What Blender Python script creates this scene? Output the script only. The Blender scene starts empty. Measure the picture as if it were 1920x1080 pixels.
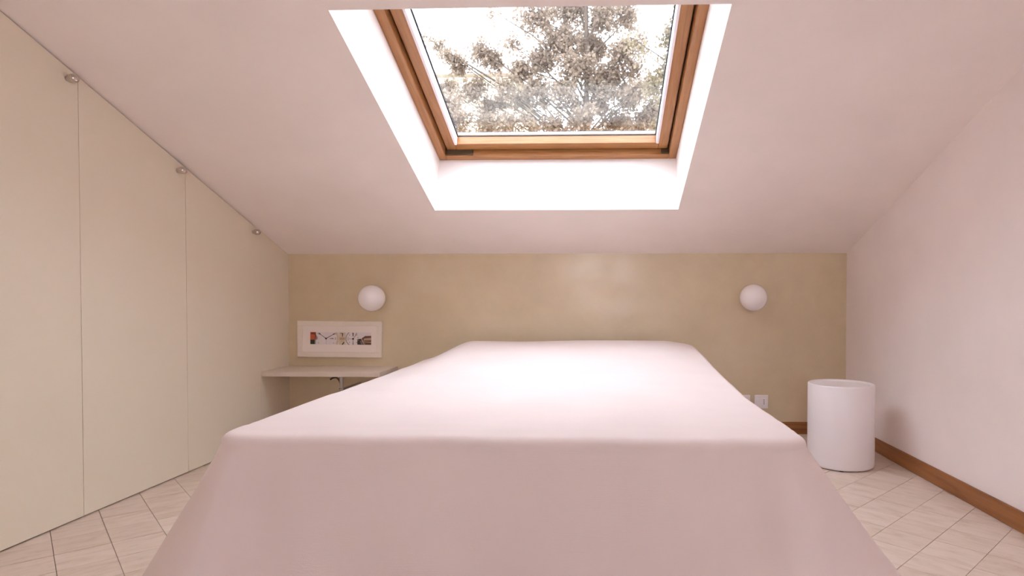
import bpy, bmesh, math, random
from math import sin, cos, pi
from mathutils import Matrix, Vector, noise

# ------------------------------------------------------------------ camera
SC = bpy.context.scene
COL = SC.collection
EYE = Vector((0, 0, .885))
F_PX, PX, PY = 1145.61, 1082.71, 579.91
YAW, PITCH, ROLL = .0343, .0184, .0008
fwd = Vector((-sin(YAW) * cos(PITCH), cos(YAW) * cos(PITCH), -sin(PITCH)))
rgt = Vector((cos(YAW), sin(YAW), 0))
upv = rgt.cross(fwd)
r2 = rgt * cos(ROLL) + upv * sin(ROLL)
u2 = upv * cos(ROLL) - rgt * sin(ROLL)
cd = bpy.data.cameras.new('camera')
cd.sensor_width = 36
cd.lens = F_PX / 1920 * 36
cd.shift_x = (960 - PX) / 1920
cd.shift_y = (PY - 540) / 1920
cd.clip_start = .02
cam = bpy.data.objects.new('camera', cd)
M = Matrix((r2, u2, -fwd)).transposed().to_4x4()
M.translation = EYE
cam.matrix_world = M
COL.objects.link(cam)
SC.camera = cam

# ------------------------------------------------------------------ world: bright even overcast sky
SKY = 11.0
w = bpy.data.worlds.new('sky')
SC.world = w
w.use_nodes = True
bg = w.node_tree.nodes['Background']
bg.inputs[0].default_value = (.85, .90, 1.05, 1)
bg.inputs[1].default_value = SKY

SC.view_settings.view_transform = 'Standard'
SC.view_settings.look = 'None'
SC.view_settings.gamma = 1
SC.view_settings.exposure = 0.0
SC.view_settings.use_curve_mapping = False
SC.cycles.use_denoising = True
SC.cycles.max_bounces = 14
SC.cycles.diffuse_bounces = 10
SC.cycles.transparent_max_bounces = 16
SC.cycles.sample_clamp_indirect = 8

# ------------------------------------------------------------------ helpers
def tag(o, label, cat=None, group=None, kind=None):
    if label: o['label'] = label
    if cat: o['category'] = cat
    if group: o['group'] = group
    if kind: o['kind'] = kind
    return o

def thing(name, label, cat, loc=(0, 0, 0), group=None):
    o = bpy.data.objects.new(name, None)
    o.empty_display_size = .05
    COL.objects.link(o)
    o.location = loc
    return tag(o, label, cat, group)

def link(name, me, mat=None, parent=None, mw=None, smooth=False):
    o = bpy.data.objects.new(name, me)
    COL.objects.link(o)
    if mat is not None and len(me.materials) == 0:
        for m in (mat if isinstance(mat, (list, tuple)) else [mat]): me.materials.append(m)
    if smooth:
        for p in me.polygons: p.use_smooth = True
    if parent is not None:
        o.parent = parent
        pm = Matrix.Translation(parent.location) @ parent.rotation_euler.to_matrix().to_4x4() if parent.parent is None \
            else parent.parent.matrix_basis @ parent.matrix_basis
        o.matrix_basis = pm.inverted() @ (mw or Matrix())
    elif mw is not None:
        o.matrix_basis = mw
    return o

def bm_mesh(bm, name='m'):
    me = bpy.data.meshes.new(name)
    bmesh.ops.recalc_face_normals(bm, faces=bm.faces[:])
    bm.to_mesh(me); bm.free()
    return me

def box_bm(bm, x0, x1, y0, y1, z0, z1, bev=0, seg=2):
    vs = [bm.verts.new(c) for c in ((x0, y0, z0), (x1, y0, z0), (x1, y1, z0), (x0, y1, z0),
                                    (x0, y0, z1), (x1, y0, z1), (x1, y1, z1), (x0, y1, z1))]
    fs = [bm.faces.new([vs[i] for i in f]) for f in ((3, 2, 1, 0), (4, 5, 6, 7), (0, 1, 5, 4), (1, 2, 6, 5), (2, 3, 7, 6), (3, 0, 4, 7))]
    if bev:
        es = list({e for f in fs for e in f.edges})
        bmesh.ops.bevel(bm, geom=es, offset=bev, segments=seg, affect='EDGES', profile=.5)

def box(name, x0, x1, y0, y1, z0, z1, mat, parent=None, bev=0, mw=None, seg=2):
    bm = bmesh.new(); box_bm(bm, x0, x1, y0, y1, z0, z1, bev, seg)
    return link(name, bm_mesh(bm, name), mat, parent, mw)

def prism_bm(bm, poly, axis, a0, a1):
    """poly of 2D points extruded along axis ('x': points are (y,z); 'z': points are (x,y))."""
    def P(p, a): return (a, p[0], p[1]) if axis == 'x' else (p[0], a, p[1]) if axis == 'y' else (p[0], p[1], a)
    A = [bm.verts.new(P(p, a0)) for p in poly]; B = [bm.verts.new(P(p, a1)) for p in poly]
    n = len(poly)
    bm.faces.new(A[::-1]); bm.faces.new(B)
    for i in range(n): bm.faces.new((A[i], A[(i + 1) % n], B[(i + 1) % n], B[i]))

def lathe_me(prof, n=48, name='lathe'):
    """profile of (radius, height) about local z."""
    bm = bmesh.new(); rings = []
    for r, z in prof:
        if r < 1e-6: rings.append([bm.verts.new((0, 0, z))])
        else: rings.append([bm.verts.new((r * cos(2 * pi * i / n), r * sin(2 * pi * i / n), z)) for i in range(n)])
    for a, b in zip(rings, rings[1:]):
        for i in range(n):
            j = (i + 1) % n
            if len(a) == 1 and len(b) == 1: continue
            if len(a) == 1: bm.faces.new((a[0], b[j], b[i]))
            elif len(b) == 1: bm.faces.new((a[i], a[j], b[0]))
            else: bm.faces.new((a[i], a[j], b[j], b[i]))
    return bm_mesh(bm, name)

def tube_bm(bm, pts, rad, n=8, cap=True):
    pts = [Vector(p) for p in pts]
    rads = rad if isinstance(rad, (list, tuple)) else [rad] * len(pts)
    ref = Vector((.31, .22, .92)); rings = []
    for i, p in enumerate(pts):
        t = (pts[min(i + 1, len(pts) - 1)] - pts[max(i - 1, 0)]).normalized()
        a = t.cross(ref)
        if a.length < 1e-3: a = t.cross(Vector((1, 0, 0)))
        a.normalize(); b = t.cross(a)
        rings.append([bm.verts.new(p + (a * cos(2 * pi * k / n) + b * sin(2 * pi * k / n)) * rads[i]) for k in range(n)])
    for r, s in zip(rings, rings[1:]):
        for k in range(n): bm.faces.new((r[k], r[(k + 1) % n], s[(k + 1) % n], s[k]))
    if cap: bm.faces.new(rings[0][::-1]); bm.faces.new(rings[-1])

# ------------------------------------------------------------------ materials
def mat(name, col, rough=.6, metal=0, spec=.5):
    m = bpy.data.materials.new(name); m.use_nodes = True
    b = m.node_tree.nodes['Principled BSDF']
    b.inputs['Base Color'].default_value = (*col, 1)
    b.inputs['Roughness'].default_value = rough
    b.inputs['Metallic'].default_value = metal
    b.inputs['Specular IOR Level'].default_value = spec
    return m

class N:
    def __init__(s, m): s.t = m.node_tree; s.b = s.t.nodes['Principled BSDF']
    def new(s, k, **kw):
        n = s.t.nodes.new(k)
        for a, v in kw.items(): setattr(n, a, v)
        return n
    def l(s, a, b): s.t.links.new(a, b)
    def coords(s, scale=(1, 1, 1), rnd=False, src='Object'):
        tc = s.new('ShaderNodeTexCoord'); mp = s.new('ShaderNodeMapping')
        mp.inputs['Scale'].default_value = scale
        s.l(tc.outputs[src], mp.inputs['Vector'])
        if rnd:
            oi = s.new('ShaderNodeObjectInfo'); mu = s.new('ShaderNodeMath', operation='MULTIPLY'); mu.inputs[1].default_value = 47
            cb = s.new('ShaderNodeCombineXYZ')
            s.l(oi.outputs['Random'], mu.inputs[0])
            for i in range(3): s.l(mu.outputs[0], cb.inputs[i])
            s.l(cb.outputs[0], mp.inputs['Location'])
        return mp.outputs[0]
    def noise(s, vec, scale, detail=4, rough=.55, dist=0):
        n = s.new('ShaderNodeTexNoise')
        n.inputs['Scale'].default_value = scale; n.inputs['Detail'].default_value = detail
        n.inputs['Roughness'].default_value = rough; n.inputs['Distortion'].default_value = dist
        s.l(vec, n.inputs['Vector']); return n.outputs['Fac']
    def ramp(s, fac, stops):
        r = s.new('ShaderNodeValToRGB'); e = r.color_ramp.elements
        while len(e) < len(stops): e.new(.5)
        for k, (p, c) in zip(e, stops): k.position = p; k.color = (*c, 1) if len(c) == 3 else c
        s.l(fac, r.inputs[0]); return r.outputs[0]
    def bump(s, h, strength, dist):
        b = s.new('ShaderNodeBump'); b.inputs['Strength'].default_value = strength; b.inputs['Distance'].default_value = dist
        s.l(h, b.inputs['Height']); s.l(b.outputs[0], s.b.inputs['Normal'])
    def color(s, c): s.l(c, s.b.inputs['Base Color'])

def plaster(name, c, rough=.85, var=.03):
    m = mat(name, c, rough, spec=.2); n = N(m)
    v = n.coords()
    f = n.noise(v, 2.3, 5)
    n.color(n.ramp(f, [(.3, [k * (1 - var) for k in c]), (.7, [min(1, k * (1 + var)) for k in c])]))
    n.bump(n.noise(v, 55, 3), .06, .004)
    return m

M_CEIL = plaster('ceiling_paint', (.90, .825, .785))
M_RIGHT = plaster('white_wall_paint', (.90, .83, .81))
M_DOOR = plaster('door_lacquer', (.79, .715, .585), .55, .015)
M_OUT = mat('roof_outside', (.25, .18, .15), .9)

def stucco():
    c = (.665, .545, .365); m = mat('tan_polished_stucco', c, .45, spec=.5); n = N(m)
    v = n.coords()
    f = n.noise(v, 1.9, 8, .62, .1)
    n.color(n.ramp(f, [(.28, (.605, .495, .32)), (.5, c), (.75, (.72, .60, .42))]))
    g = n.noise(v, 5.5, 6, .6, .1)
    r = n.ramp(g, [(.5, (.48,) * 3), (.75, (.28,) * 3)])
    n.l(r, n.b.inputs['Roughness'])
    n.bump(n.noise(v, 16, 6, .6), .10, .01)
    n.b.inputs['Coat Roughness'].default_value = .24
    n.l(n.ramp(n.noise(v, 7, 7, .65, .2), [(.38, (.25,) * 3), (.66, (.95,) * 3)]), n.b.inputs['Coat Weight'])
    return m
M_BACK = stucco()

def wood(name, c1, c2, c3, rough=.4, sc=9):
    m = mat(name, c2, rough); n = N(m)
    v = n.coords((.5, 7, 7), rnd=True)
    f = n.noise(v, sc, 6, .6, .8)
    n.color(n.ramp(f, [(.25, c1), (.5, c2), (.78, c3)]))
    n.bump(f, .08, .002)
    return m
M_WOOD = wood('varnished_pine', (.29, .115, .034), (.38, .168, .056), (.445, .22, .088), .33)
M_BASEB = wood('brown_wood', (.19, .068, .02), (.32, .125, .038), (.40, .175, .062), .45, 5)

def travertine():
    m = mat('travertine', (.7, .6, .52), .5, spec=.35); n = N(m)
    v = n.coords((1.6, 5.5, 5), rnd=True)
    f = n.noise(v, 4.5, 8, .66, .5)
    base = n.ramp(f, [(.28, (.57, .455, .37)), (.45, (.68, .56, .47)), (.6, (.725, .61, .53)), (.8, (.64, .52, .43))])
    oi = n.new('ShaderNodeObjectInfo')
    tint = n.ramp(oi.outputs['Random'], [(0, (.93, .92, .90)), (1, (1, 1, 1))])
    mx = n.new('ShaderNodeMix', data_type='RGBA', blend_type='MULTIPLY'); mx.inputs[0].default_value = 1
    n.l(base, mx.inputs[6]); n.l(tint, mx.inputs[7]); n.color(mx.outputs[2])
    v2 = n.coords((2, 22, 6), rnd=True)
    n.bump(n.noise(v2, 7, 6, .7), .12, .002)
    return m
M_TILE = travertine()
M_GROUT = mat('grout', (.44, .345, .285), .9)

def fabric():
    c = (.755, .64, .615); m = mat('bedspread_cotton', c, .9, spec=.15); n = N(m)
    v = n.coords()
    f = n.noise(v, 3.5, 4)
    n.color(n.ramp(f, [(.3, [k * .975 for k in c]), (.7, [k * 1.02 for k in c])]))
    vw = n.coords((1, 1, 1))
    a = n.noise(n.coords((14, 300, 300)), 1, 2); b = n.noise(n.coords((300, 14, 300)), 1, 2)
    ad = n.new('ShaderNodeMath', operation='ADD'); n.l(a, ad.inputs[0]); n.l(b, ad.inputs[1])
    n.bump(ad.outputs[0], .12, .002)
    n.b.inputs['Sheen Weight'].default_value = .15
    return m
M_BED = fabric()
M_INNER = mat('mattress_ticking', (.8, .78, .76), .9)
M_WHITE = mat('white_plastic', (.87, .82, .83), .38)
M_OPAL = mat('opal_glass', (.93, .89, .89), .18)
M_OPAL.node_tree.nodes['Principled BSDF'].inputs['Coat Weight'].default_value = .4
M_CHROME = mat('brushed_chrome', (.66, .61, .57), .16, 1)
M_STEEL = mat('satin_aluminium', (.60, .57, .55), .42, .9)
M_SHELF = mat('shelf_lacquer', (.68, .585, .49), .6)
M_FRAME = mat('frame_white', (.84, .755, .66), .5)
M_MAT = mat('passepartout_card', (.90, .81, .75), .9)
M_DARK = mat('dark_gap', (.05, .035, .025), .9)
M_GASKET = mat('rubber_gasket', (.03, .028, .028), .6)
M_HINGE = mat('dark_hinge_metal', (.10, .065, .035), .5, .3)
M_RAIL = mat('white_blind_rail', (.86, .80, .84), .45)
M_CLAD = mat('grey_cladding', (.40, .375, .42), .5)
M_REVEAL = plaster('reveal_paint', (.90, .84, .82), .85, .01)

def glass():
    m = bpy.data.materials.new('window_glass'); m.use_nodes = True; t = m.node_tree; t.nodes.clear()
    o = t.nodes.new('ShaderNodeOutputMaterial'); mx = t.nodes.new('ShaderNodeMixShader')
    tr = t.nodes.new('ShaderNodeBsdfTransparent'); gl = t.nodes.new('ShaderNodeBsdfGlossy'); fr = t.nodes.new('ShaderNodeFresnel')
    gl.inputs['Roughness'].default_value = .0; fr.inputs['IOR'].default_value = 1.5
    tr.inputs[0].default_value = (.97, .98, .97, 1)
    ge = t.nodes.new('ShaderNodeNewGeometry'); mr = t.nodes.new('ShaderNodeMapRange')     # thin pane: same reflectance from both faces
    mr.inputs['To Min'].default_value = 1.5; mr.inputs['To Max'].default_value = 1 / 1.5
    t.links.new(ge.outputs['Backfacing'], mr.inputs['Value']); t.links.new(mr.outputs[0], fr.inputs['IOR'])
    t.links.new(fr.outputs[0], mx.inputs[0]); t.links.new(tr.outputs[0], mx.inputs[1]); t.links.new(gl.outputs[0], mx.inputs[2])
    t.links.new(mx.outputs[0], o.inputs[0]); return m
M_GLASS = glass()

# ------------------------------------------------------------------ room measures (metres; floor at z=0)
XL, XR, YW, YB = -2.0713, 1.607, 4.0203, -1.7
ZW, SL = 1.1771, .3618
TH = math.atan(SL); CT, ST = cos(TH), sin(TH)
def zc(y): return ZW + SL * (YW - y)
def roof(x, s, off=0):           # s runs down the slope, off along the roof normal
    return Vector((x, YW + s * CT + off * ST, ZW - s * ST + off * CT))
# roof frame: local x along room X, local y down the slope, local z along the normal
MR = Matrix(((1, 0, 0), (0, CT, -ST), (0, ST, CT))).transposed().to_4x4()
MR = Matrix(((1, 0, 0, 0), (0, CT, ST, YW), (0, -ST, CT, ZW), (0, 0, 0, 1)))
SX0, SX1, S0, S1 = -.9306, .4473, -2.0512, -.6034
OFF = .3264                      # thickness of the ceiling up to the window frame
ROOF_T = .40

# ---- floor: grout bed with single tiles
floor = box('floor', XL - .6, XR + .25, YB - .2, YW + .25, -.12, -.006, M_GROUT)
tag(floor, 'pale travertine tile floor laid diagonally around the bed', kind='structure')
PHI = .7791
AX = Vector((cos(PHI), sin(PHI), 0)); BX = Vector((-sin(PHI), cos(PHI), 0))
PA, PB, A0, B0, GAP = .1585, .1668, .09, .581, .0022
def clip(poly, box_):
    x0, x1, y0, y1 = box_
    for f, g in (((lambda p: p[0] - x0)), 0), ((lambda p: x1 - p[0]), 0), ((lambda p: p[1] - y0), 0), ((lambda p: y1 - p[1]), 0):
        out = []
        for i, p in enumerate(poly):
            q = poly[(i + 1) % len(poly)]; a, b = f(p), f(q)
            if a >= 0: out.append(p)
            if (a >= 0) != (b >= 0):
                t = a / (a - b); out.append((p[0] + (q[0] - p[0]) * t, p[1] + (q[1] - p[1]) * t))
        poly = out
        if len(poly) < 3: return []
    return poly
def tile_me(poly):
    bm = bmesh.new(); prism_bm(bm, poly, 'z', -.008, 0); me = bm_mesh(bm, 'tile'); me.materials.append(M_TILE); return me
hx, hy = (PA - GAP) / 2, (PB - GAP) / 2
full_l = tile_me([(-hx, -hy), (hx, -hy), (hx, hy), (-hx, hy)])
full_r = tile_me([(-hy, -hx), (hy, -hx), (hy, hx), (-hy, hx)])
rest = bmesh.new(); rng = random.Random(5); n_single = 0
REG = (XL - .03, XR - .001, YB, YW - .001)
for i in range(-25, 45):
    for j in range(-25, 45):
        c = AX * (A0 + (i + .5) * PA) + BX * (B0 + (j + .5) * PB)
        corners = [c + AX * sx * hx + BX * sy * hy for sx, sy in ((-1, -1), (1, -1), (1, 1), (-1, 1))]
        raw = [(p.x, p.y) for p in corners]; poly = clip(raw, REG)
        if not poly: continue
        left = c.x < -.25
        seen = (c.x < -.92 and 1.15 < c.y < 3.5) or (c.x > .62 and 1.15 < c.y < 4.1)
        if not seen:
            prism_bm(rest, poly, 'z', -.008, 0); continue
        ang = PHI if left else PHI - pi / 2
        mw = Matrix.Translation((c.x, c.y, rng.uniform(-.0004, .0002))) @ Matrix.Rotation(ang, 4, 'Z')
        if len(poly) == 4 and all(abs(a[0] - b[0]) + abs(a[1] - b[1]) < 1e-6 for a, b in zip(poly, raw)):
            me = full_l if left else full_r
        else:
            inv = mw.inverted(); me = tile_me([tuple((inv @ Vector((x, y, 0)))[:2]) for x, y in poly])
        link('tile', me, None, floor, mw); n_single += 1
ro = link('tile_field', bm_mesh(rest, 'tile_field'), M_TILE, floor); ro['kind'] = 'stuff'

# ---- walls
wb = box('wall_back', XL - .6, XR + .25, YW, YW + .25, -.1, ZW + .2, M_BACK)
tag(wb, 'tan polished stucco wall behind the bed head', kind='structure')
bm = bmesh.new()
prism_bm(bm, [(YB - .2, -.1), (YW + .1, -.1), (YW + .1, zc(YW + .1) + .2), (YB - .2, zc(YB - .2) + .2)], 'x', XR, XR + .25)
wr = link('wall_right', bm_mesh(bm), M_RIGHT); tag(wr, 'plain white wall on the right of the stool', kind='structure')

# left wall: solid behind and around the row of wardrobe doors
D_EDGES = [.49, 1.12, 1.75, 2.378, 3.006, 3.677]
bm = bmesh.new()
prism_bm(bm, [(D_EDGES[-1] + .0002, -.1), (YW + .1, -.1), (YW + .1, zc(YW + .1) + .1), (D_EDGES[-1] + .0002, zc(D_EDGES[-1]) + .1)], 'x', XL - .6, XL)
prism_bm(bm, [(YB - .2, -.1), (D_EDGES[0] - .003, -.1), (D_EDGES[0] - .003, zc(D_EDGES[0]) + .1), (YB - .2, zc(YB - .2) + .1)], 'x', XL - .6, XL)
wl = link('wall_left', bm_mesh(bm), M_DOOR); tag(wl, 'cream wall strip between wardrobe doors and stucco wall', kind='structure')

bk = bmesh.new()
WX0, WX1, WZ0, WZ1 = -.58, .72, .62, 1.95      # opening for the added fill window in the unseen rear wall
for X0, X1, Z0, Z1 in ((XL - .6, WX0, -.1, zc(YB) + .5), (WX1, XR + .25, -.1, zc(YB) + .5), (WX0, WX1, -.1, WZ0), (WX0, WX1, WZ1, zc(YB) + .5)):
    box_bm(bk, X0, X1, YB - .25, YB, Z0, Z1)
wk = link('wall_front', bm_mesh(bk), M_RIGHT); tag(wk, 'plain white wall behind the viewpoint', kind='structure')

# ---- ceiling: sloping slab with the skylight shaft cut through
bm = bmesh.new()
sa, sb = (YB - .25 - YW) / CT, .35
for x0, x1, a, b in ((XL - .6, SX0, sa, sb), (SX1, XR + .25, sa, sb), (SX0, SX1, sa, S0), (SX0, SX1, S1, sb)):
    box_bm(bm, x0, x1, a, b, 0, ROOF_T)
bmesh.ops.remove_doubles(bm, verts=bm.verts[:], dist=1e-5)
me = bm_mesh(bm)
me.materials.append(M_CEIL); me.materials.append(M_REVEAL); me.materials.append(M_OUT)
for p in me.polygons:
    if p.normal.z > .9: p.material_index = 2
    elif abs(p.normal.z) < .1 and SX0 - .01 < p.center.x < SX1 + .01 and S0 - .01 < p.center.y < S1 + .01: p.material_index = 1
ceil = link('ceiling', me, None, None, MR); tag(ceil, 'sloping pinkish white attic ceiling around the skylight', kind='structure')

# ---- baseboards
def baseboard(name, length, mw, label):
    bm = bmesh.new(); box_bm(bm, 0, length, 0, .013, .0005, .079, .003)
    o = link(name, bm_mesh(bm), M_BASEB, None, mw); tag(o, label, kind='structure')
baseboard('baseboard_back', XR - XL, Matrix(((-1, 0, 0, XR), (0, -1, 0, YW), (0, 0, 1, 0), (0, 0, 0, 1))), 'brown wooden skirting board along the tan stucco wall')
baseboard('baseboard_right', YW - YB - .014, Matrix(((0, -1, 0, XR), (1, 0, 0, YB), (0, 0, 1, 0), (0, 0, 0, 1))), 'brown wooden skirting board along the white right wall')

# ------------------------------------------------------------------ skylight window (in roof coordinates)
win = thing('window_1', 'wooden framed skylight over the bed with trees outside', None); win['kind'] = 'structure'
win.matrix_basis = Matrix()
def ringbars(name, x0, x1, a, b, wd, z0, z1, m, parent, bev=.003):
    """four mitre-less bars, each a mesh whose local x runs along its length."""
    res = []
    mid = (z0 + z1) / 2; hz = (z1 - z0) / 2
    for k, (cx, cy, ln, rot) in enumerate(((x0 + wd / 2, (a + b) / 2, b - a, pi / 2), (x1 - wd / 2, (a + b) / 2, b - a, pi / 2),
                                           ((x0 + x1) / 2, a + wd / 2, x1 - x0 - 2 * wd, 0), ((x0 + x1) / 2, b - wd / 2, x1 - x0 - 2 * wd, 0))):
        bm = bmesh.new(); box_bm(bm, -ln / 2, ln / 2, -wd / 2, wd / 2, -hz, hz, bev)
        res.append(link(name, bm_mesh(bm), m, parent, MR @ Matrix.Translation((cx, cy, mid)) @ Matrix.Rotation(rot, 4, 'Z')))
    return res
CW, SW = .044, .056
ringbars('casing', SX0 + .001, SX1 - .001, S0 + .001, S1 - .001, CW, OFF, .47, M_WOOD, win)
g = .010
x0, x1, a, b = SX0 + CW + g, SX1 - CW - g, S0 + CW + g, S1 - CW - g
ZS0, ZG = .362, .420
bars = ringbars('sash', x0, x1, a, b, SW, ZS0, ZG + .006, M_WOOD, win)
ringbars('cladding', x0, x1, a, b, SW - .003, ZG + .0065, .443, M_CLAD, win, .001)
# weather strip closing the gap between casing and sash
bm = bmesh.new()
for X0, X1, A, B in ((SX0 + CW - .002, x0 + .004, S0 + CW, S1 - CW), (x1 - .004, SX1 - CW + .002, S0 + CW, S1 - CW), (x0, x1, S0 + CW - .002, a + .004), (x0, x1, b - .004, S1 - CW + .002)):
    box_bm(bm, X0, X1, A, B, .392, .405)
link('weather_strip', bm_mesh(bm), M_HINGE, win, MR)
gx0, gx1, ga, gb = x0 + SW, x1 - SW, a + SW, b - SW
pane = box('pane', gx0 - .004, gx1 + .004, ga - .004, gb + .004, ZG, ZG + .004, M_GLASS, win, mw=MR)
box('pane', gx0 - .004, gx1 + .004, ga - .004, gb + .004, ZG + .018, ZG + .022, M_GLASS, win, mw=MR)
for X0, X1 in ((gx0 - .001, gx0 + .013), (gx1 - .013, gx1 + .001)):
    box('blind_rail', X0, X1, ga + .002, gb + .001, ZS0 - .006, ZG - .008, M_RAIL, win, bev=.003, mw=MR)
bm = bmesh.new()
for X0, X1, A, B in ((gx0, gx0 + .018, ga, gb), (gx1 - .018, gx1, ga, gb), (gx0, gx1, gb - .003, gb), (gx0, gx1, ga, ga + .003)):
    box_bm(bm, X0, X1, A, B, ZG - .007, ZG - .0005)
link('gasket', bm_mesh(bm), M_GASKET, win, MR)
for sx in (0, 1):   # corner hinge plates in the gap above the casing
    X = SX0 + CW + .001 if sx == 0 else SX1 - CW - .046
    box('hinge_plate', X, X + (.16 if sx == 0 else .045), S1 - CW - .0095, S1 - CW - .0005, OFF + .006, .391, M_HINGE, win, mw=MR)

# ------------------------------------------------------------------ casement window added behind the viewpoint to brighten the bed front
fill_win = thing('added_fill_window', 'added unseen wooden casement window behind the viewpoint for fill light', None); fill_win['kind'] = 'structure'
M2 = Matrix(((1, 0, 0, 0), (0, 0, 1, YB - .16), (0, 1, 0, 0), (0, 0, 0, 1)))
def bars2(name, X0, X1, A, B, wd, z0, z1):
    for cx, cy, ln, rot in ((X0 + wd / 2, (A + B) / 2, B - A, pi / 2), (X1 - wd / 2, (A + B) / 2, B - A, pi / 2),
                            ((X0 + X1) / 2, A + wd / 2, X1 - X0 - 2 * wd, 0), ((X0 + X1) / 2, B - wd / 2, X1 - X0 - 2 * wd, 0)):
        bm = bmesh.new(); box_bm(bm, -ln / 2, ln / 2, -wd / 2, wd / 2, z0, z1, .003)
        link(name, bm_mesh(bm), M_WOOD, fill_win, M2 @ Matrix.Translation((cx, cy, 0)) @ Matrix.Rotation(rot, 4, 'Z'))
bars2('casing', WX0 + .001, WX1 - .001, WZ0 + .001, WZ1 - .001, .045, 0, .07)
wm = (WX0 + WX1) / 2
for A, B in ((WX0 + .048, wm - .002), (wm + .002, WX1 - .048)):
    bars2('sash', A, B, WZ0 + .048, WZ1 - .048, .06, .012, .062)
    box('pane', A + .056, B - .056, WZ0 + .104, WZ1 - .104, .035, .039, M_GLASS, fill_win, mw=M2)

# ------------------------------------------------------------------ wardrobe with sloping-top doors
ward = thing('wardrobe', 'row of tall cream wardrobe doors cut to the sloping ceiling', 'wardrobe', (XL - .3, 2.1, 0))
bm = bmesh.new()
e0, e1 = D_EDGES[0], D_EDGES[-1]
prism_bm(bm, [(e0, .0), (e1, .0), (e1, zc(e1) - .0005), (e0, zc(e0) - .0005)], 'x', XL - .58, XL - .0225)
link('carcass', bm_mesh(bm), M_DARK, ward)
knob_me = lathe_me([(0, 0), (.0095, 0), (.0095, .003), (.0120, .007), (.0155, .013), (.0178, .021), (.0180, .029), (.0155, .0375), (.0100, .0435), (0, .0462)], 32, 'knob')
knob_me.materials.append(M_CHROME)
for p in knob_me.polygons: p.use_smooth = True
KN = {2: (2.327, 1.738), 3: (2.949, 1.511), 4: (3.603, 1.279)}
for i in range(5):
    y0, y1 = D_EDGES[i] + .0012, D_EDGES[i + 1] - .0012
    if i == 4: y1 += .0011
    gp = .0075
    bm = bmesh.new(); prism_bm(bm, [(y0, .006), (y1, .006), (y1, zc(y1) - gp), (y0, zc(y0) - gp)], 'x', XL - .022, XL)
    d = link('door', bm_mesh(bm), M_DOOR, ward)
    ky, kz = KN.get(i, (y1 - .045, zc(y1) - .11))
    k = link('knob', knob_me, None, d, Matrix.Translation((XL - .0005, ky, kz)) @ Matrix.Rotation(pi / 2, 4, 'Y'))
    tag(k, 'egg-shaped chrome knob')

# ------------------------------------------------------------------ bed under its bedspread
BX0, BX1, BY0, BY1, BT = -1.122, .603, 1.700, 3.90, .490
def sstep(a, b, x):
    t = min(1, max(0, (x - a) / (b - a))); return t * t * (3 - 2 * t)
def lerp_tab(tab, x):
    if x <= tab[0][0]: return tab[0][1]
    for (a, u), (b, v) in zip(tab, tab[1:]):
        if x <= b: return u + (v - u) * (x - a) / (b - a)
    return tab[-1][1]
RAMP = [(2.0, 0), (2.5, .008), (2.9, .032), (3.25, .068), (3.55, .100), (3.75, .118), (3.86, .124), (3.93, .112)]
def top_z(x, y):
    h = lerp_tab(RAMP, y)
    lf = -.06 + 1.06 * sstep(-1.13, -.78, x)
    rf = .80 + .20 * (1 - sstep(.40, .64, x))
    wob = .006 * noise.noise((x * 1.9, y * 2.3, 3.1)) + .0022 * noise.noise((x * 5, y * 9, 1.7))
    wob += .0028 * noise.noise((x * 2.2, y * 38, 9.1)) * math.exp(-((y - 1.84) / .09) ** 2)
    lump = .006 * math.sin(x * 4.2 + .6) * sstep(3.2, 3.8, y)
    return BT + h * lf * rf + wob + lump
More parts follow.
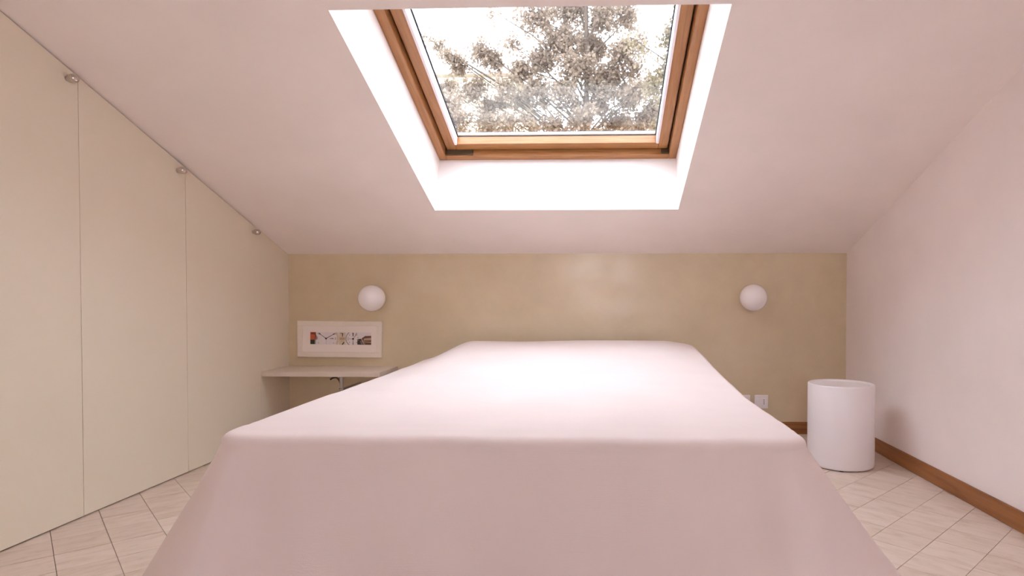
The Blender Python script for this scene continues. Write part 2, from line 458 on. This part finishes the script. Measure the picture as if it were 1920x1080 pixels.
def bedspread():
    NS, CR = 76, .10        # samples per side, corner radius
    # perimeter of the mattress top (inset path) with outward directions
    per = []
    x0, x1, y0, y1 = BX0, BX1, BY0, BY1
    def side(p, q, n, d):
        for i in range(n): per.append((p[0] + (q[0] - p[0]) * i / n, p[1] + (q[1] - p[1]) * i / n, d, 0))
    def corner(cx, cy, a0, n=18):
        for i in range(n):
            t = a0 + (pi / 2) * i / n
            per.append((cx + CR * cos(t), cy + CR * sin(t), (cos(t), sin(t)), math.sin(pi * i / n)))
    side((x0 + CR, y0), (x1 - CR, y0), NS, (0, -1)); corner(x1 - CR, y0 + CR, -pi / 2)
    side((x1, y0 + CR), (x1, y1 - CR), NS, (1, 0)); corner(x1 - CR, y1 - CR, 0)
    side((x1 - CR, y1), (x0 + CR, y1), NS, (0, 1)); corner(x0 + CR, y1 - CR, pi / 2)
    side((x0, y1 - CR), (x0, y0 + CR), NS, (-1, 0)); corner(x0 + CR, y0 + CR, pi)
    cx, cy = (x0 + x1) / 2, (y0 + y1) / 2
    bm = bmesh.new(); rings = []
    RE = .034
    for k in range(1, 31):                          # top, centre outwards
        t = (k / 30) ** .7; ring = []
        for px, py, d, cf in per:
            X, Y = cx + (px - d[0] * RE - cx) * t, cy + (py - d[1] * RE - cy) * t
            ring.append(bm.verts.new((X, Y, top_z(X, Y))))
        rings.append(ring)
    for k in range(1, 9):                           # rounded edge
        a = (pi / 2) * k / 9; ring = []
        for px, py, d, cf in per:
            ex, ey = px - d[0] * RE, py - d[1] * RE
            o = RE * sin(a); z = top_z(ex, ey) - RE * (1 - cos(a)) * (1 - .1 * cf)
            ring.append(bm.verts.new((ex + d[0] * o, ey + d[1] * o, z)))
        rings.append(ring)
    ND = 26
    for k in range(0, ND + 1):                      # hanging cloth
        u = k / ND; ring = []
        for i, (px, py, d, cf) in enumerate(per):
            ex, ey = px - d[0] * RE, py - d[1] * RE
            zt = top_z(ex, ey) - RE; z = zt + (.012 - zt) * u
            drop = zt - z
            fx, fy = abs(d[0]), abs(d[1])
            right = px > cx
            fc = .74 if right else .55                # the free front corners hang out as soft tails
            if d[1] > .99: fl = 0
            elif d[1] > .01: fl = .22 * (1 - d[1])
            elif cf > 0 or fx * fy > 0: fl = fc
            elif d[1] < 0: fl = .13 + (fc - .13) * math.exp(-(min(px - BX0, BX1 - px) - CR) / .16)
            else: fl = .22 + (fc - .22) * math.exp(-(py - BY0 - CR) / .30)
            bell = .6 * u + .4 * u ** 1.15
            o = RE + fl * (zt - .012) * bell
            s = i / len(per)
            wav = .010 * u * noise.noise((s * 34, 0, 7)) + .004 * noise.noise((px * 6, py * 6, z * 5))
            wav *= (1 - .9 * max(0, d[1]))
            # concave fold either side of each front corner
            fold = 0
            if py < BY0 + .6 and d[1] <= .01:
                if d[1] < -.99: e = min(px - BX0, BX1 - px); fold = -.042 * math.exp(-((e - .16) / .07) ** 2)
                elif fx > .99: e = py - BY0; fold = -.042 * math.exp(-((e - .20) / .09) ** 2)
                fold *= math.sin(pi * min(1, u * 1.1)) * .9 if u < .9 else .28
            o += wav + fold
            dx, dy = d
            ring.append(bm.verts.new((ex + dx * o, min(ey + dy * o, YW - .018), z)))
        rings.append(ring)
    c = bm.verts.new((cx, cy, top_z(cx, cy))); n = len(per)
    for i in range(n): bm.faces.new((c, rings[0][i], rings[0][(i + 1) % n]))
    for r, s in zip(rings, rings[1:]):
        for i in range(n): bm.faces.new((r[i], s[i], s[(i + 1) % n], r[(i + 1) % n]))
    return bm_mesh(bm, 'bedspread')
bed = thing('bed', 'low double bed covered by a smooth off-white bedspread to the floor', 'bed', ((BX0 + BX1) / 2, (BY0 + BY1) / 2, 0))
link('bedspread', bedspread(), M_BED, bed, None, True)
box('mattress', BX0 + .05, BX1 - .05, BY0 + .05, BY1 - .06, .24, BT - .03, M_INNER, bed, .05, seg=4)
box('bed_base', BX0 + .08, BX1 - .08, BY0 + .08, BY1 - .08, .0, .239, M_BASEB, bed, .01)

# ------------------------------------------------------------------ round stool
st = thing('drum_stool', 'white cylindrical plastic stool between bed and right wall', 'stool', (1.291, 3.292, 0))
SR, SH = .1655, .434
link('body', lathe_me([(0, SH - .010), (SR - .020, SH - .010), (SR - .0135, SH - .008), (SR - .010, SH - .0015), (SR - .007, SH), (SR - .003, SH - .0012), (SR, SH - .006),
                       (SR, .2), (SR, .016), (SR - .002, .009), (SR - .007, .004), (SR - .02, .004), (0, .004)], 96), M_WHITE, st, Matrix.Translation(st.location), True)
foot_me = lathe_me([(0, 0), (.012, 0), (.012, .0045), (0, .0045)], 20, 'foot'); foot_me.materials.append(M_DARK)
for k in range(4):
    t = k * pi / 2 - 1.9
    link('foot', foot_me, None, st, Matrix.Translation(st.location + Vector((cos(t) * (SR - .022), sin(t) * (SR - .022), 0))))

# ------------------------------------------------------------------ globe wall lamps
globe_pr = []
GR = .0865
for k in range(0, 41):
    a = pi * k / 40; globe_pr.append((GR * sin(a) if 0 < k < 40 else 0, -GR * cos(a)))
globe_me = lathe_me(globe_pr, 64, 'globe'); globe_me.materials.append(M_OPAL)
plate_me = lathe_me([(0, 0), (.047, 0), (.047, .012), (.040, .016), (.040, .021), (0, .021)], 40, 'wall_plate'); plate_me.materials.append(M_WHITE)
for m_ in (globe_me,):
    for p in m_.polygons: p.use_smooth = True
for gx, gz, lab in ((-1.472, .883, 'white opal globe wall lamp above the framed clock picture'), (.985, .889, 'white opal globe wall lamp above the wall sockets near the drum stool')):
    wlm = thing('wall_lamp', lab, 'lamp', (gx, YW, gz), 'globe lamps on the stucco wall')
    mw = Matrix.Translation((gx, YW - .0005, gz)) @ Matrix.Rotation(pi / 2, 4, 'X')
    link('wall_plate', plate_me, None, wlm, mw)
    link('globe', globe_me, None, wlm, mw @ Matrix.Translation((0, 0, .012 + GR)))

# ------------------------------------------------------------------ shelf with bracket
sh = thing('wall_shelf', 'thin cream shelf in the corner under the framed picture', 'shelf', (-1.7, YW, .401))
SHX1 = -1.335
box('board', XL + .0015, SHX1, 3.681, YW - .001, .401, .4305, M_SHELF, sh, .0015)
bm = bmesh.new()
bxx, byy = -1.592, 3.73
tube_bm(bm, [(bxx, byy, .4005), (bxx, byy, .380), (bxx, byy, .350), (bxx, byy, .324)], [.0155, .0135, .0105, .0095], 14)
link('bracket_post', bm_mesh(bm), M_STEEL, sh, None, True)
link('bracket_collar', lathe_me([(0, 0), (.013, 0), (.0175, .005), (.0175, .012), (.012, .017), (0, .017)], 24), M_CHROME, sh, Matrix.Translation((bxx, byy, .308)), True)
bm = bmesh.new()
tube_bm(bm, [(bxx - .070, byy, .378), (bxx - .060, byy, .386), (bxx - .045, byy, .391), (bxx - .030, byy, .389), (bxx - .020, byy, .380), (bxx - .011, byy, .366), (bxx - .006, byy, .352)], .0055, 10)
link('bracket_arm', bm_mesh(bm), M_HINGE, sh, None, True)
box('bracket_plate', bxx - .05, bxx + .05, 3.70, YW - .002, .397, .4007, M_STEEL, sh)
bm = bmesh.new(); tube_bm(bm, [(bxx, byy, .3165), (bxx, 3.86, .3165), (bxx, YW - .0005, .3165)], .008, 10)
link('bracket_stay', bm_mesh(bm), M_STEEL, sh, None, True)

# ------------------------------------------------------------------ framed picture of clocks
PXC, PZC = -1.7195, .6105
pic = thing('framed_picture', 'white framed panoramic print of clock faces above the shelf', 'picture', (PXC, YW, PZC))
PW, PH, FW = .569, .2405, .033
MP = Matrix.Translation((PXC, YW - .001, PZC)) @ Matrix.Rotation(.006, 4, 'Y') @ Matrix(((1, 0, 0, 0), (0, 0, -1, 0), (0, 1, 0, 0), (0, 0, 0, 1)))  # local x right, y up, z out of the wall
for X0, X1, Y0, Y1 in ((-PW / 2, PW / 2, PH / 2 - FW, PH / 2), (-PW / 2, PW / 2, -PH / 2, -PH / 2 + FW), (-PW / 2, -PW / 2 + FW, -PH / 2 + FW, PH / 2 - FW), (PW / 2 - FW, PW / 2, -PH / 2 + FW, PH / 2 - FW)):
    box('frame_bar', X0, X1, Y0, Y1, 0, .022, M_FRAME, pic, .002, mw=MP)
box('passepartout', -PW / 2 + FW - .001, PW / 2 - FW + .001, -PH / 2 + FW - .001, PH / 2 - FW + .001, .008, .012, M_MAT, pic, mw=MP)
# print: 583..698 px of the 559..719 px frame, 622..646 of 601..669
def cmat(n, c): return mat('print_' + n, c, .6)
CM = [cmat('grey', (.80, .73, .72)), cmat('black', (.05, .035, .03)), cmat('red', (.55, .11, .05)), cmat('darkred', (.22, .055, .02)),
      cmat('green', (.035, .045, .02)), cmat('pink', (.60, .30, .25)), cmat('cream', (.66, .54, .40)), cmat('brown', (.17, .07, .035)), cmat('tan', (.50, .33, .23)), cmat('midgrey', (.40, .34, .31))]
def uv2(x, y):   # pixel of the 1920x840 enlargement (560..720, 600..670) -> picture plane
    px, py = 560 + x / 12, 600 + y / 12
    return ((px - 639) * .003575, (635.2 - py) * .003575)
pv, pf, pmi = [], [], []
def pq(poly, m, lay):
    b0 = len(pv)
    for x, y in poly: u, v = uv2(x, y); pv.append((u, v, .0122 + .00012 * lay))
    pf.append(list(range(b0, len(pv)))[::-1]); pmi.append(m)
def prect(x0, y0, x1, y1, m, lay): pq([(x0, y0), (x1, y0), (x1, y1), (x0, y1)], m, lay)
def pline(x0, y0, x1, y1, w0, w1, m, lay):
    L = math.hypot(x1 - x0, y1 - y0); nx, ny = -(y1 - y0) / L, (x1 - x0) / L
    pq([(x0 + nx * w0, y0 + ny * w0), (x1 + nx * w1, y1 + ny * w1), (x1 - nx * w1, y1 - ny * w1), (x0 - nx * w0, y0 - ny * w0)], m, lay)
def parc(cx, cy, r0, r1, a0, a1, m, lay, n=14):
    for i in range(n):
        t, s = a0 + (a1 - a0) * i / n, a0 + (a1 - a0) * (i + 1) / n
        pq([(cx + r0 * cos(t), cy + r0 * sin(t)), (cx + r1 * cos(t), cy + r1 * sin(t)), (cx + r1 * cos(s), cy + r1 * sin(s)), (cx + r0 * cos(s), cy + r0 * sin(s))], m, lay)
prect(275, 270, 1655, 548, 0, 0)
prect(275, 270, 405, 440, 2, 1); prect(290, 278, 385, 318, 3, 2); prect(275, 440, 395, 540, 4, 1); prect(375, 440, 402, 540, 9, 2)
pq([(385, 300), (440, 380), (440, 430), (400, 445), (385, 445)], 5, 1); pline(400, 400, 440, 400, 16, 16, 9, 2)
pline(470, 295, 632, 412, 5, 6, 1, 2); pline(838, 296, 632, 412, 5, 7, 1, 2)                # the two clock hands
pline(480, 300, 505, 318, 10, 12, 1, 3); pline(830, 300, 795, 322, 9, 13, 1, 3)
parc(632, 412, 0, 20, 0, 2 * pi, 1, 3, 12); pline(715, 412, 800, 412, 4, 9, 1, 2); pline(632, 430, 632, 540, 3, 2, 9, 2)
parc(600, 410, 275, 312, -.45, .45, 6, 1); parc(600, 410, 312, 318, -.45, .45, 8, 2)
prect(925, 275, 1075, 548, 6, 1); prect(940, 385, 1060, 440, 8, 2)
pline(958, 296, 1015, 296, 6, 6, 1, 3); pline(1010, 294, 1003, 372, 12, 7, 1, 3); pline(1040, 490, 1000, 546, 12, 12, 1, 3); pline(960, 470, 1030, 465, 5, 5, 8, 3)
parc(1245, 412, 150, 172, pi - 1.0, pi + 1.0, 9, 2); pline(1245, 280, 1245, 365, 14, 8, 1, 3); pline(1330, 285, 1255, 410, 14, 5, 9, 3)
parc(1245, 415, 0, 22, 0, 2 * pi, 1, 3, 12); pline(1110, 415, 1235, 415, 8, 3, 9, 3); pline(1245, 430, 1245, 545, 3, 9, 1, 3)
for k in range(12):
    t = 2 * pi * k / 12 + .26; pline(1245 + 105 * cos(t), 412 + 105 * sin(t), 1245 + 128 * cos(t), 412 + 128 * sin(t), 9, 9, 9, 2) if abs(sin(t)) < .95 else None
pq([(1340, 420), (1425, 412), (1420, 546), (1340, 540)], 1, 1); pq([(1420, 415), (1480, 375), (1515, 350), (1655, 345), (1655, 546), (1420, 546)], 7, 1)
pq([(1495, 402), (1655, 385), (1655, 445), (1480, 450)], 8, 2); pq([(1470, 470), (1655, 480), (1655, 500), (1480, 486)], 8, 2); pline(1430, 400, 1500, 540, 5, 5, 0, 2)
for k in range(5): pline(1400 + k * 22, 450 + 10 * (k % 2), 1432 + k * 22, 540, 3, 3, 9, 3)
me = bpy.data.meshes.new('print'); me.from_pydata(pv, [], pf)
for m_ in CM: me.materials.append(m_)
me.polygons.foreach_set('material_index', pmi)
pr = link('print', me, None, pic, MP); tag(pr, 'long narrow print of clock faces with red and brown ends')
def digits(txt, x, y, size, m, lay=4):
    c = bpy.data.curves.new('digits', 'FONT'); c.body = txt; c.size = size; c.align_x = 'CENTER'; c.align_y = 'CENTER'
    o = bpy.data.objects.new('digits', c); COL.objects.link(o)
    bpy.context.view_layer.update()
    me = bpy.data.meshes.new_from_object(o.evaluated_get(bpy.context.evaluated_depsgraph_get()))
    bpy.data.objects.remove(o); bpy.data.curves.remove(c)
    me.materials.clear(); me.materials.append(m)
    u, v = uv2(x, y)
    link('numeral', me, None, pr, MP @ Matrix.Translation((u, v, .0122 + .00012 * lay)))
for t, x, y, s in (('10', 463, 305, .018), ('2', 850, 300, .018), ('3', 845, 415, .021), ('8', 460, 510, .018), ('4', 805, 515, .018)):
    digits(t, x, y, s, CM[9 if t in '84' else 1])

# ------------------------------------------------------------------ wall sockets
for ox, lab, holes in ((1.063, 'square white wall socket with three holes near the stool', True), (.947, 'square white wall plate half hidden behind the bed edge', False)):
    so = thing('wall_socket', lab, 'socket', (ox, YW, .209))
    MS = Matrix.Translation((ox, YW - .0005, .209)) @ Matrix(((1, 0, 0, 0), (0, 0, -1, 0), (0, 1, 0, 0), (0, 0, 0, 1)))
    box('cover_plate', -.044, .044, -.044, .044, 0, .009, M_WHITE, so, .003, mw=MS)
    box('blank_module', -.032, -.0005, -.023, .023, .0085, .0105, M_WHITE, so, .001, mw=MS)
    md = box('socket_module', .0005, .032, -.023, .023, .0085, .0105, M_WHITE, so, .001, mw=MS)
    if holes:
        hm = lathe_me([(0, 0), (.0032, 0), (.0032, .0006), (0, .0006)], 14, 'hole'); hm.materials.append(M_GASKET)
        for hz in (-.0125, 0, .0125):
            link('pin_hole', hm, None, md, MS @ Matrix.Translation((.0165, hz, .0104)))

# ------------------------------------------------------------------ outside: ground, trees, house
def plain(name, c, r=.9): return mat(name, c, r, spec=.1)
gd = box('ground', -60, 60, 4.5, 90, -6.2, -6, plain('grass_ground', (.20, .19, .12))); tag(gd, 'garden ground below the house', kind='structure')
def leafmat(name, c):
    m = bpy.data.materials.new(name); m.use_nodes = True; t = m.node_tree; t.nodes.clear()
    o = t.nodes.new('ShaderNodeOutputMaterial'); mx = t.nodes.new('ShaderNodeMixShader'); mx.inputs[0].default_value = .5
    d = t.nodes.new('ShaderNodeBsdfDiffuse'); tl = t.nodes.new('ShaderNodeBsdfTranslucent')
    ge = t.nodes.new('ShaderNodeNewGeometry'); rp = t.nodes.new('ShaderNodeValToRGB')
    rp.color_ramp.elements[0].color = (*[k * .75 for k in c], 1); rp.color_ramp.elements[1].color = (*[k * 1.3 for k in c], 1)
    t.links.new(ge.outputs['Random Per Island'], rp.inputs[0])
    for s in (d, tl): t.links.new(rp.outputs[0], s.inputs[0])
    t.links.new(d.outputs[0], mx.inputs[1]); t.links.new(tl.outputs[0], mx.inputs[2]); t.links.new(mx.outputs[0], o.inputs[0]); return m
M_LEAF = leafmat('leaves_olive', (.20, .165, .11))
M_LEAF2 = leafmat('leaves_brown', (.245, .188, .142))
M_BARK = plain('bark', (.09, .07, .055))
def tree(name, label, base, trunk_top, clusters, lm, seed, lsize=.05):
    rg = random.Random(seed)
    t = thing(name, label, 'tree', base)
    bx, by, bz = base
    bm = bmesh.new()
    pts = [Vector(base).lerp(Vector(trunk_top), k / 8) + Vector((rg.uniform(-.06, .06), rg.uniform(-.06, .06), 0)) * (0 if k == 0 else 1) for k in range(9)]
    tube_bm(bm, pts, [.20 * (1 - k / 8) ** 1.6 + .012 for k in range(9)], 10)
    link('trunk', bm_mesh(bm), M_BARK, t, None, True)
    br = bmesh.new(); fv, ff = [], []
    for (cx, cy, cz, rx, rz, n) in clusters:
        c = Vector((cx, cy, cz))
        hd = math.hypot(cx - bx, cy - by)
        hz = min(max((cz - rz * .5 - .75 * hd - bz) / (trunk_top[2] - bz), .15), .98); root = Vector(base).lerp(Vector(trunk_top), hz)
        mid = root.lerp(c, .5) + Vector((rg.uniform(-.1, .1), rg.uniform(-.1, .1), rg.uniform(0, .18)))
        L = (c - root).length
        tube_bm(br, [root, root.lerp(mid, .5), mid, mid.lerp(c, .5), c], [.020, .015, .011, .008, .004], 5)
        n = int(n * 2.6); nt = max(7, n // 40)
        for k in range(nt):
            d = Vector((rg.gauss(0, 1), rg.gauss(0, 1), rg.gauss(0, 1))).normalized() * rg.uniform(.35, 1.0)
            tip = c + Vector((d.x * rx, d.y * rx, d.z * rz)); m2 = c.lerp(tip, .5) + Vector((0, 0, .05 * rx))
            tube_bm(br, [c, m2, tip], [.005, .0035, .002], 3, False)
            for q in range(n // nt):
                p = c.lerp(tip, rg.uniform(.25, 1.0)) + Vector((rg.gauss(0, .05), rg.gauss(0, .05), rg.gauss(-.02, .055)))
                a = Vector((rg.gauss(0, 1), rg.gauss(0, 1), rg.gauss(-.4, 1))).normalized(); b_ = a.cross(Vector((rg.gauss(0, 1), rg.gauss(0, 1), rg.gauss(0, 1)))).normalized()
                l, wd = lsize * rg.uniform(.7, 1.5), lsize * rg.uniform(.30, .55)
                k0 = len(fv); fv += [p, p + a * l * .5 + b_ * wd, p + a * l, p + a * l * .5 - b_ * wd]; ff.append((k0, k0 + 1, k0 + 2, k0 + 3))
    bo = link('branches', bm_mesh(br), M_BARK, t, None, True); bo['kind'] = 'stuff'
    me = bpy.data.meshes.new('foliage'); me.from_pydata(fv, [], ff)
    fo = link('foliage', me, lm, t); fo['kind'] = 'stuff'
    return t
def at(x, y, Y):                 # a point of the garden seen in that direction at distance Y
    d = fwd + r2 * ((x - PX) / F_PX) - u2 * ((y - PY) / F_PX); return EYE + d * (Y / d.y)
rg = random.Random(11)
def cl(x, y, Y, r, rz, n): p = at(x, y, Y); return (p.x, p.y, p.z, r, rz, n)
main = [cl(1010, 30, 9, .34, .40, 420), cl(1070, 10, 9.3, .45, .45, 620), cl(1130, 20, 9, .40, .42, 560), cl(1180, 30, 9.2, .30, .30, 260), cl(1050, 75, 9, .42, .34, 640),
        cl(1110, 85, 9.4, .42, .36, 640), cl(1165, 100, 9, .30, .28, 340), cl(1020, 110, 9.2, .34, .24, 380), cl(1080, 125, 8.8, .40, .26, 520), cl(1140, 135, 9.1, .34, .22, 360),
        cl(900, 95, 9, .20, .22, 230), cl(930, 112, 9.2, .20, .16, 150), cl(860, 118, 9, .20, .14, 170), cl(845, 100, 8.9, .14, .12, 70), cl(958, 80, 8.8, .15, .10, 60),
        cl(985, 130, 9, .28, .16, 260), cl(800, 70, 9, .12, .10, 28), cl(822, 86, 9.1, .12, .10, 45), cl(925, 22, 9, .10, .07, 18), cl(1190, 130, 9, .18, .16, 120), cl(1200, 80, 9, .14, .2, 60)]
for x in range(840, 1250, 30):   # lower crown seen above the frame
    for y in (160, 190, 222, 250):
        main.append(cl(x + rg.uniform(-14, 14), y + rg.uniform(-8, 8), rg.uniform(8.6, 9.6), .22, .15, int(rg.uniform(50, 210) * (1.15 if x < 960 or x > 1190 else .85))))
for k in range(60):              # rest of the crown, above and below the view
    a = rg.uniform(0, 2 * pi); h = rg.choice([rg.uniform(5.9, 8.0), rg.uniform(-1, 2.6)]); r = rg.uniform(.2, 1.5)
    main.append((-.15 + r * cos(a), 9.1 + r * sin(a), h, .4, .35, 200))
for k in range(36):              # and between
    a = rg.uniform(0, 2 * pi); r = rg.uniform(.3, 1.7)
    main.append((-.15 + r * cos(a), 9.1 + r * sin(a), rg.uniform(1.9, 3.1), .38, .3, 130))
p0 = at(1085, 200, 9.1)
tree('garden_tree', 'large olive-brown tree filling the middle of the skylight', (p0.x, 9.1, -6), (p0.x + .1, 9.1, 8.2), main, M_LEAF2, 3)
side = [cl(1262, 60, 7.5, .10, .16, 75), cl(1275, 30, 7.4, .10, .14, 40), cl(1250, 75, 7.5, .09, .08, 50), cl(1258, 120, 7.6, .10, .12, 90), cl(1240, 140, 7.6, .10, .08, 60), cl(1225, 160, 7.5, .14, .10, 80),
        cl(1183, 70, 7.4, .05, .14, 22), cl(1205, 95, 7.4, .07, .08, 24), cl(1250, 190, 7.5, .13, .14, 120), cl(1240, 235, 7.6, .14, .1, 110)]
for k in range(26):
    a = rg.uniform(0, 2 * pi); side.append((1.75 + rg.uniform(.1, .6) * cos(a), 7.6 + rg.uniform(.1, .6) * sin(a), rg.uniform(1.5, 5.8), .25, .25, 120))
tree('slender_tree', 'slender twiggy tree at the right edge of the skylight', (1.75, 7.6, -6), (1.75, 7.6, 5.6), side, M_LEAF, 4, .045)
# house in the distance at the left of the crown
h0, h1 = at(806, 141, 26), at(962, 141, 26)
ho = thing('house', 'pale yellow house behind the left branches in the skylight', 'house', ((h0.x + h1.x) / 2, 30, -6))
box('wall', h0.x, h1.x, 26, 34, -6, h0.z - .12, plain('yellow_render', (.85, .76, .55)), ho)
box('roof', h0.x - .35, h1.x + .35, 25.6, 34.4, h0.z - .12, h0.z, plain('grey_roof', (.30, .25, .22)), ho)
